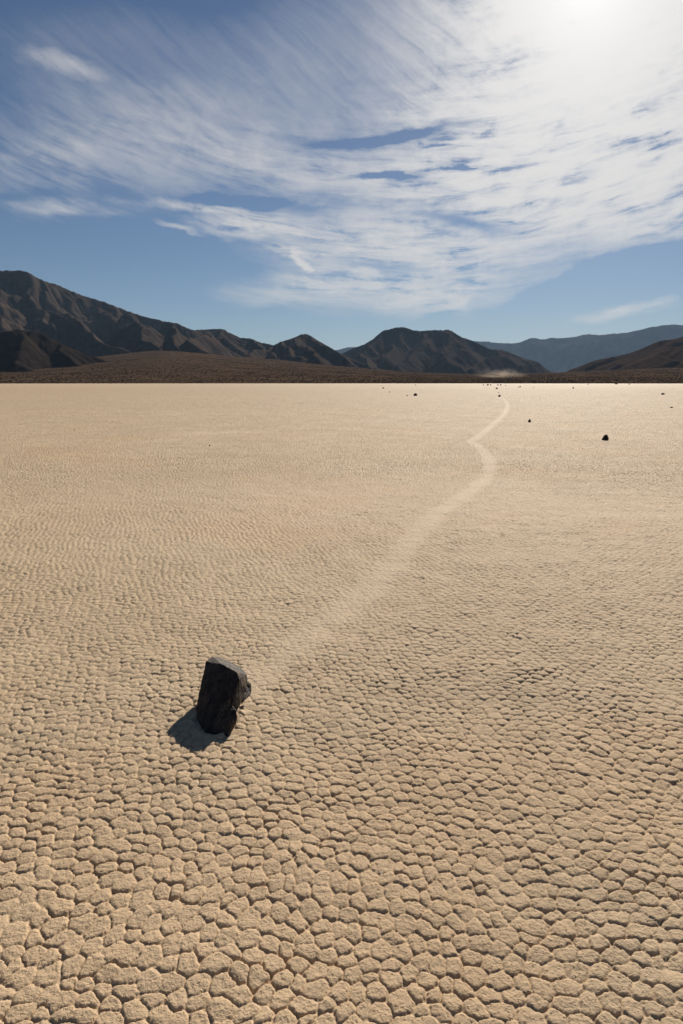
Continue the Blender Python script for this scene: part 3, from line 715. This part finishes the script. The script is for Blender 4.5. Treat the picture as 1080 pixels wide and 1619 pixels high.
# ---------------------------------------------------------------- pale van raising dust on the road across the fan
def simple(name, col, rough=0.5, metal=0.0):
    m, t, b, out = material(name)
    n = t.noise(t.new('ShaderNodeTexCoord').outputs['Object'], 6.0, 4, 0.6)
    t.put(b.inputs['Base Color'], t.mix(t.m('MULTIPLY', n, 0.3), col, tuple(q * 0.7 for q in col[:3]) + (1,)))
    b.inputs['Roughness'].default_value = rough; b.inputs['Metallic'].default_value = metal
    return m
M_PAINT = simple('white_paint', (.8, .78, .74, 1), 0.25); M_GLASS = simple('dark_glass', (.03, .035, .04, 1), 0.06); M_TYRE = simple('tyre_rubber', (.02, .02, .02, 1), 0.85)
def bm_obj(name, bm, mat, parent):
    me = bpy.data.meshes.new(name); bm.to_mesh(me); bm.free()
    return link_mesh(name, me, mat, parent)
def make_van(loc, rz):
    e = bpy.data.objects.new('van', None); COL.objects.link(e); e.location = loc; e.rotation_euler = (0, 0, rz)
    prof = [(-2.45, .45), (2.45, .45), (2.5, .95), (1.75, 1.12), (1.05, 1.95), (.6, 2.08), (-2.35, 2.08), (-2.5, 1.9)]
    bm = bmesh.new(); lo = [bm.verts.new((x, -.92, z)) for x, z in prof]; hi_ = [bm.verts.new((x, .92, z)) for x, z in prof]
    bm.faces.new(lo[::-1]); bm.faces.new(hi_)
    for i in range(len(prof)): bm.faces.new((lo[i], lo[(i + 1) % len(prof)], hi_[(i + 1) % len(prof)], hi_[i]))
    bmesh.ops.recalc_face_normals(bm, faces=bm.faces)
    bmesh.ops.bevel(bm, geom=bm.edges[:], offset=.07, segments=2, affect='EDGES')
    bm_obj('body', bm, M_PAINT, e)
    bm = bmesh.new(); q = [bm.verts.new(v) for v in ((1.70, -.78, 1.22), (1.70, .78, 1.22), (1.13, .78, 1.90), (1.13, -.78, 1.90))]
    f = bm.faces.new(q); bmesh.ops.solidify(bm, geom=[f], thickness=.06); bm_obj('windscreen', bm, M_GLASS, e)
    for s in (-1, 1):
        for x0, x1 in ((-2.2, -.9), (-.7, .85)):
            bm = bmesh.new(); bmesh.ops.create_cube(bm, size=1)
            for v in bm.verts: v.co = Vector(((x0 + x1) / 2 + v.co.x * (x1 - x0), s * .925 + v.co.y * .03, 1.55 + v.co.z * .55))
            bm_obj('window', bm, M_GLASS, e)
        for x in (-1.55, 1.5):
            bm = bmesh.new(); bmesh.ops.create_cone(bm, cap_ends=True, segments=20, radius1=.38, radius2=.38, depth=.26)
            for v in bm.verts: v.co = Vector((x + v.co.x, s * .84 + v.co.z, .38 + v.co.y))
            bmesh.ops.bevel(bm, geom=[g for g in bm.edges if len(g.link_faces) == 2 and g.calc_face_angle() > 1], offset=.05, segments=2, affect='EDGES')
            bm_obj('wheel', bm, M_TYRE, e)
    return e
def fan_point(px, py):
    a, e = azel(px, py); rr_ = np.linspace(1050, 2700, 3000); zz = fan_z(np.full_like(rr_, a), rr_)
    k = np.argmax((zz - CAMH) / rr_ > e); r_ = rr_[k] if k else 1600.
    return Vector((r_ * math.sin(a), r_ * math.cos(a), float(fan_z(np.array([a]), np.array([r_]))[0]))), r_
vp, vr = fan_point(808, 597)
tag(make_van(vp + Vector((0, 0, .1)), R(-165)), 'white van on the scrub plain with a dust cloud trailing behind it', 'van')
vp2, _ = fan_point(818.5, 594.5)
tag(make_van(vp2 + Vector((0, 0, .1)), R(-150)), 'second tiny pale van farther off, right of the dust cloud', 'van')

def dust_cloud():
    m = bpy.data.materials.new('dust'); m.use_nodes = True; t = Tree(m.node_tree); t.n.clear()
    vol = t.new('ShaderNodeVolumePrincipled'); out = t.new('ShaderNodeOutputMaterial'); t.l.new(vol.outputs[0], out.inputs['Volume'])
    P = t.new('ShaderNodeTexCoord').outputs['Object']
    fall = t.rng(t.v('LENGTH', P), 0.15, 1.0, 1.0, 0.0)
    n = t.rng(t.noise(P, 1.9, 5, 0.6), 0.38, 0.72)
    t.put(vol.inputs['Density'], t.m('MULTIPLY', t.m('MULTIPLY', fall, n), 0.0065))
    vol.inputs['Color'].default_value = (.80, .66, .52, 1); vol.inputs['Anisotropy'].default_value = 0.5
    bm = bmesh.new(); bmesh.ops.create_icosphere(bm, subdivisions=3, radius=1)
    me = bpy.data.meshes.new('dust_cloud'); bm.to_mesh(me); bm.free()
    o = link_mesh('dust_cloud', me, m)
    a, _ = azel(790, 590); r_ = vr + 40
    o.location = (r_ * math.sin(a), r_ * math.cos(a), vp.z + 5); o.scale = (75, 60, 24); o.rotation_euler = (0, 0, R(-8))
    tag(o, 'thin pale dust cloud hanging over the plain behind the white van', 'dust', kind='stuff')
dust_cloud()

# ---------------------------------------------------------------- air
def haze():
    m = bpy.data.materials.new('air'); m.use_nodes = True; t = Tree(m.node_tree); t.n.clear()
    vol = t.new('ShaderNodeVolumePrincipled'); out = t.new('ShaderNodeOutputMaterial'); t.l.new(vol.outputs[0], out.inputs['Volume'])
    vol.inputs['Density'].default_value = HAZE; vol.inputs['Color'].default_value = (.50, .72, 1.0, 1); vol.inputs['Anisotropy'].default_value = 0.0
    zs = [v for o in bpy.data.objects if o.type == 'MESH' for v in ((o.matrix_world @ Vector(c)).z for c in o.bound_box)]
    bm = bmesh.new(); bmesh.ops.create_cube(bm, size=1)
    z0, z1 = min(zs) - 1, max(zs) + 5
    for v in bm.verts: v.co = Vector((v.co.x * 96000, v.co.y * 96000, z0 + (v.co.z + .5) * (z1 - z0)))
    me = bpy.data.meshes.new('haze'); bm.to_mesh(me); bm.free()
    tag(link_mesh('haze', me, m), 'thin bluish air haze over the whole desert', 'haze', kind='stuff')
HAZE = 1.8e-5
haze()
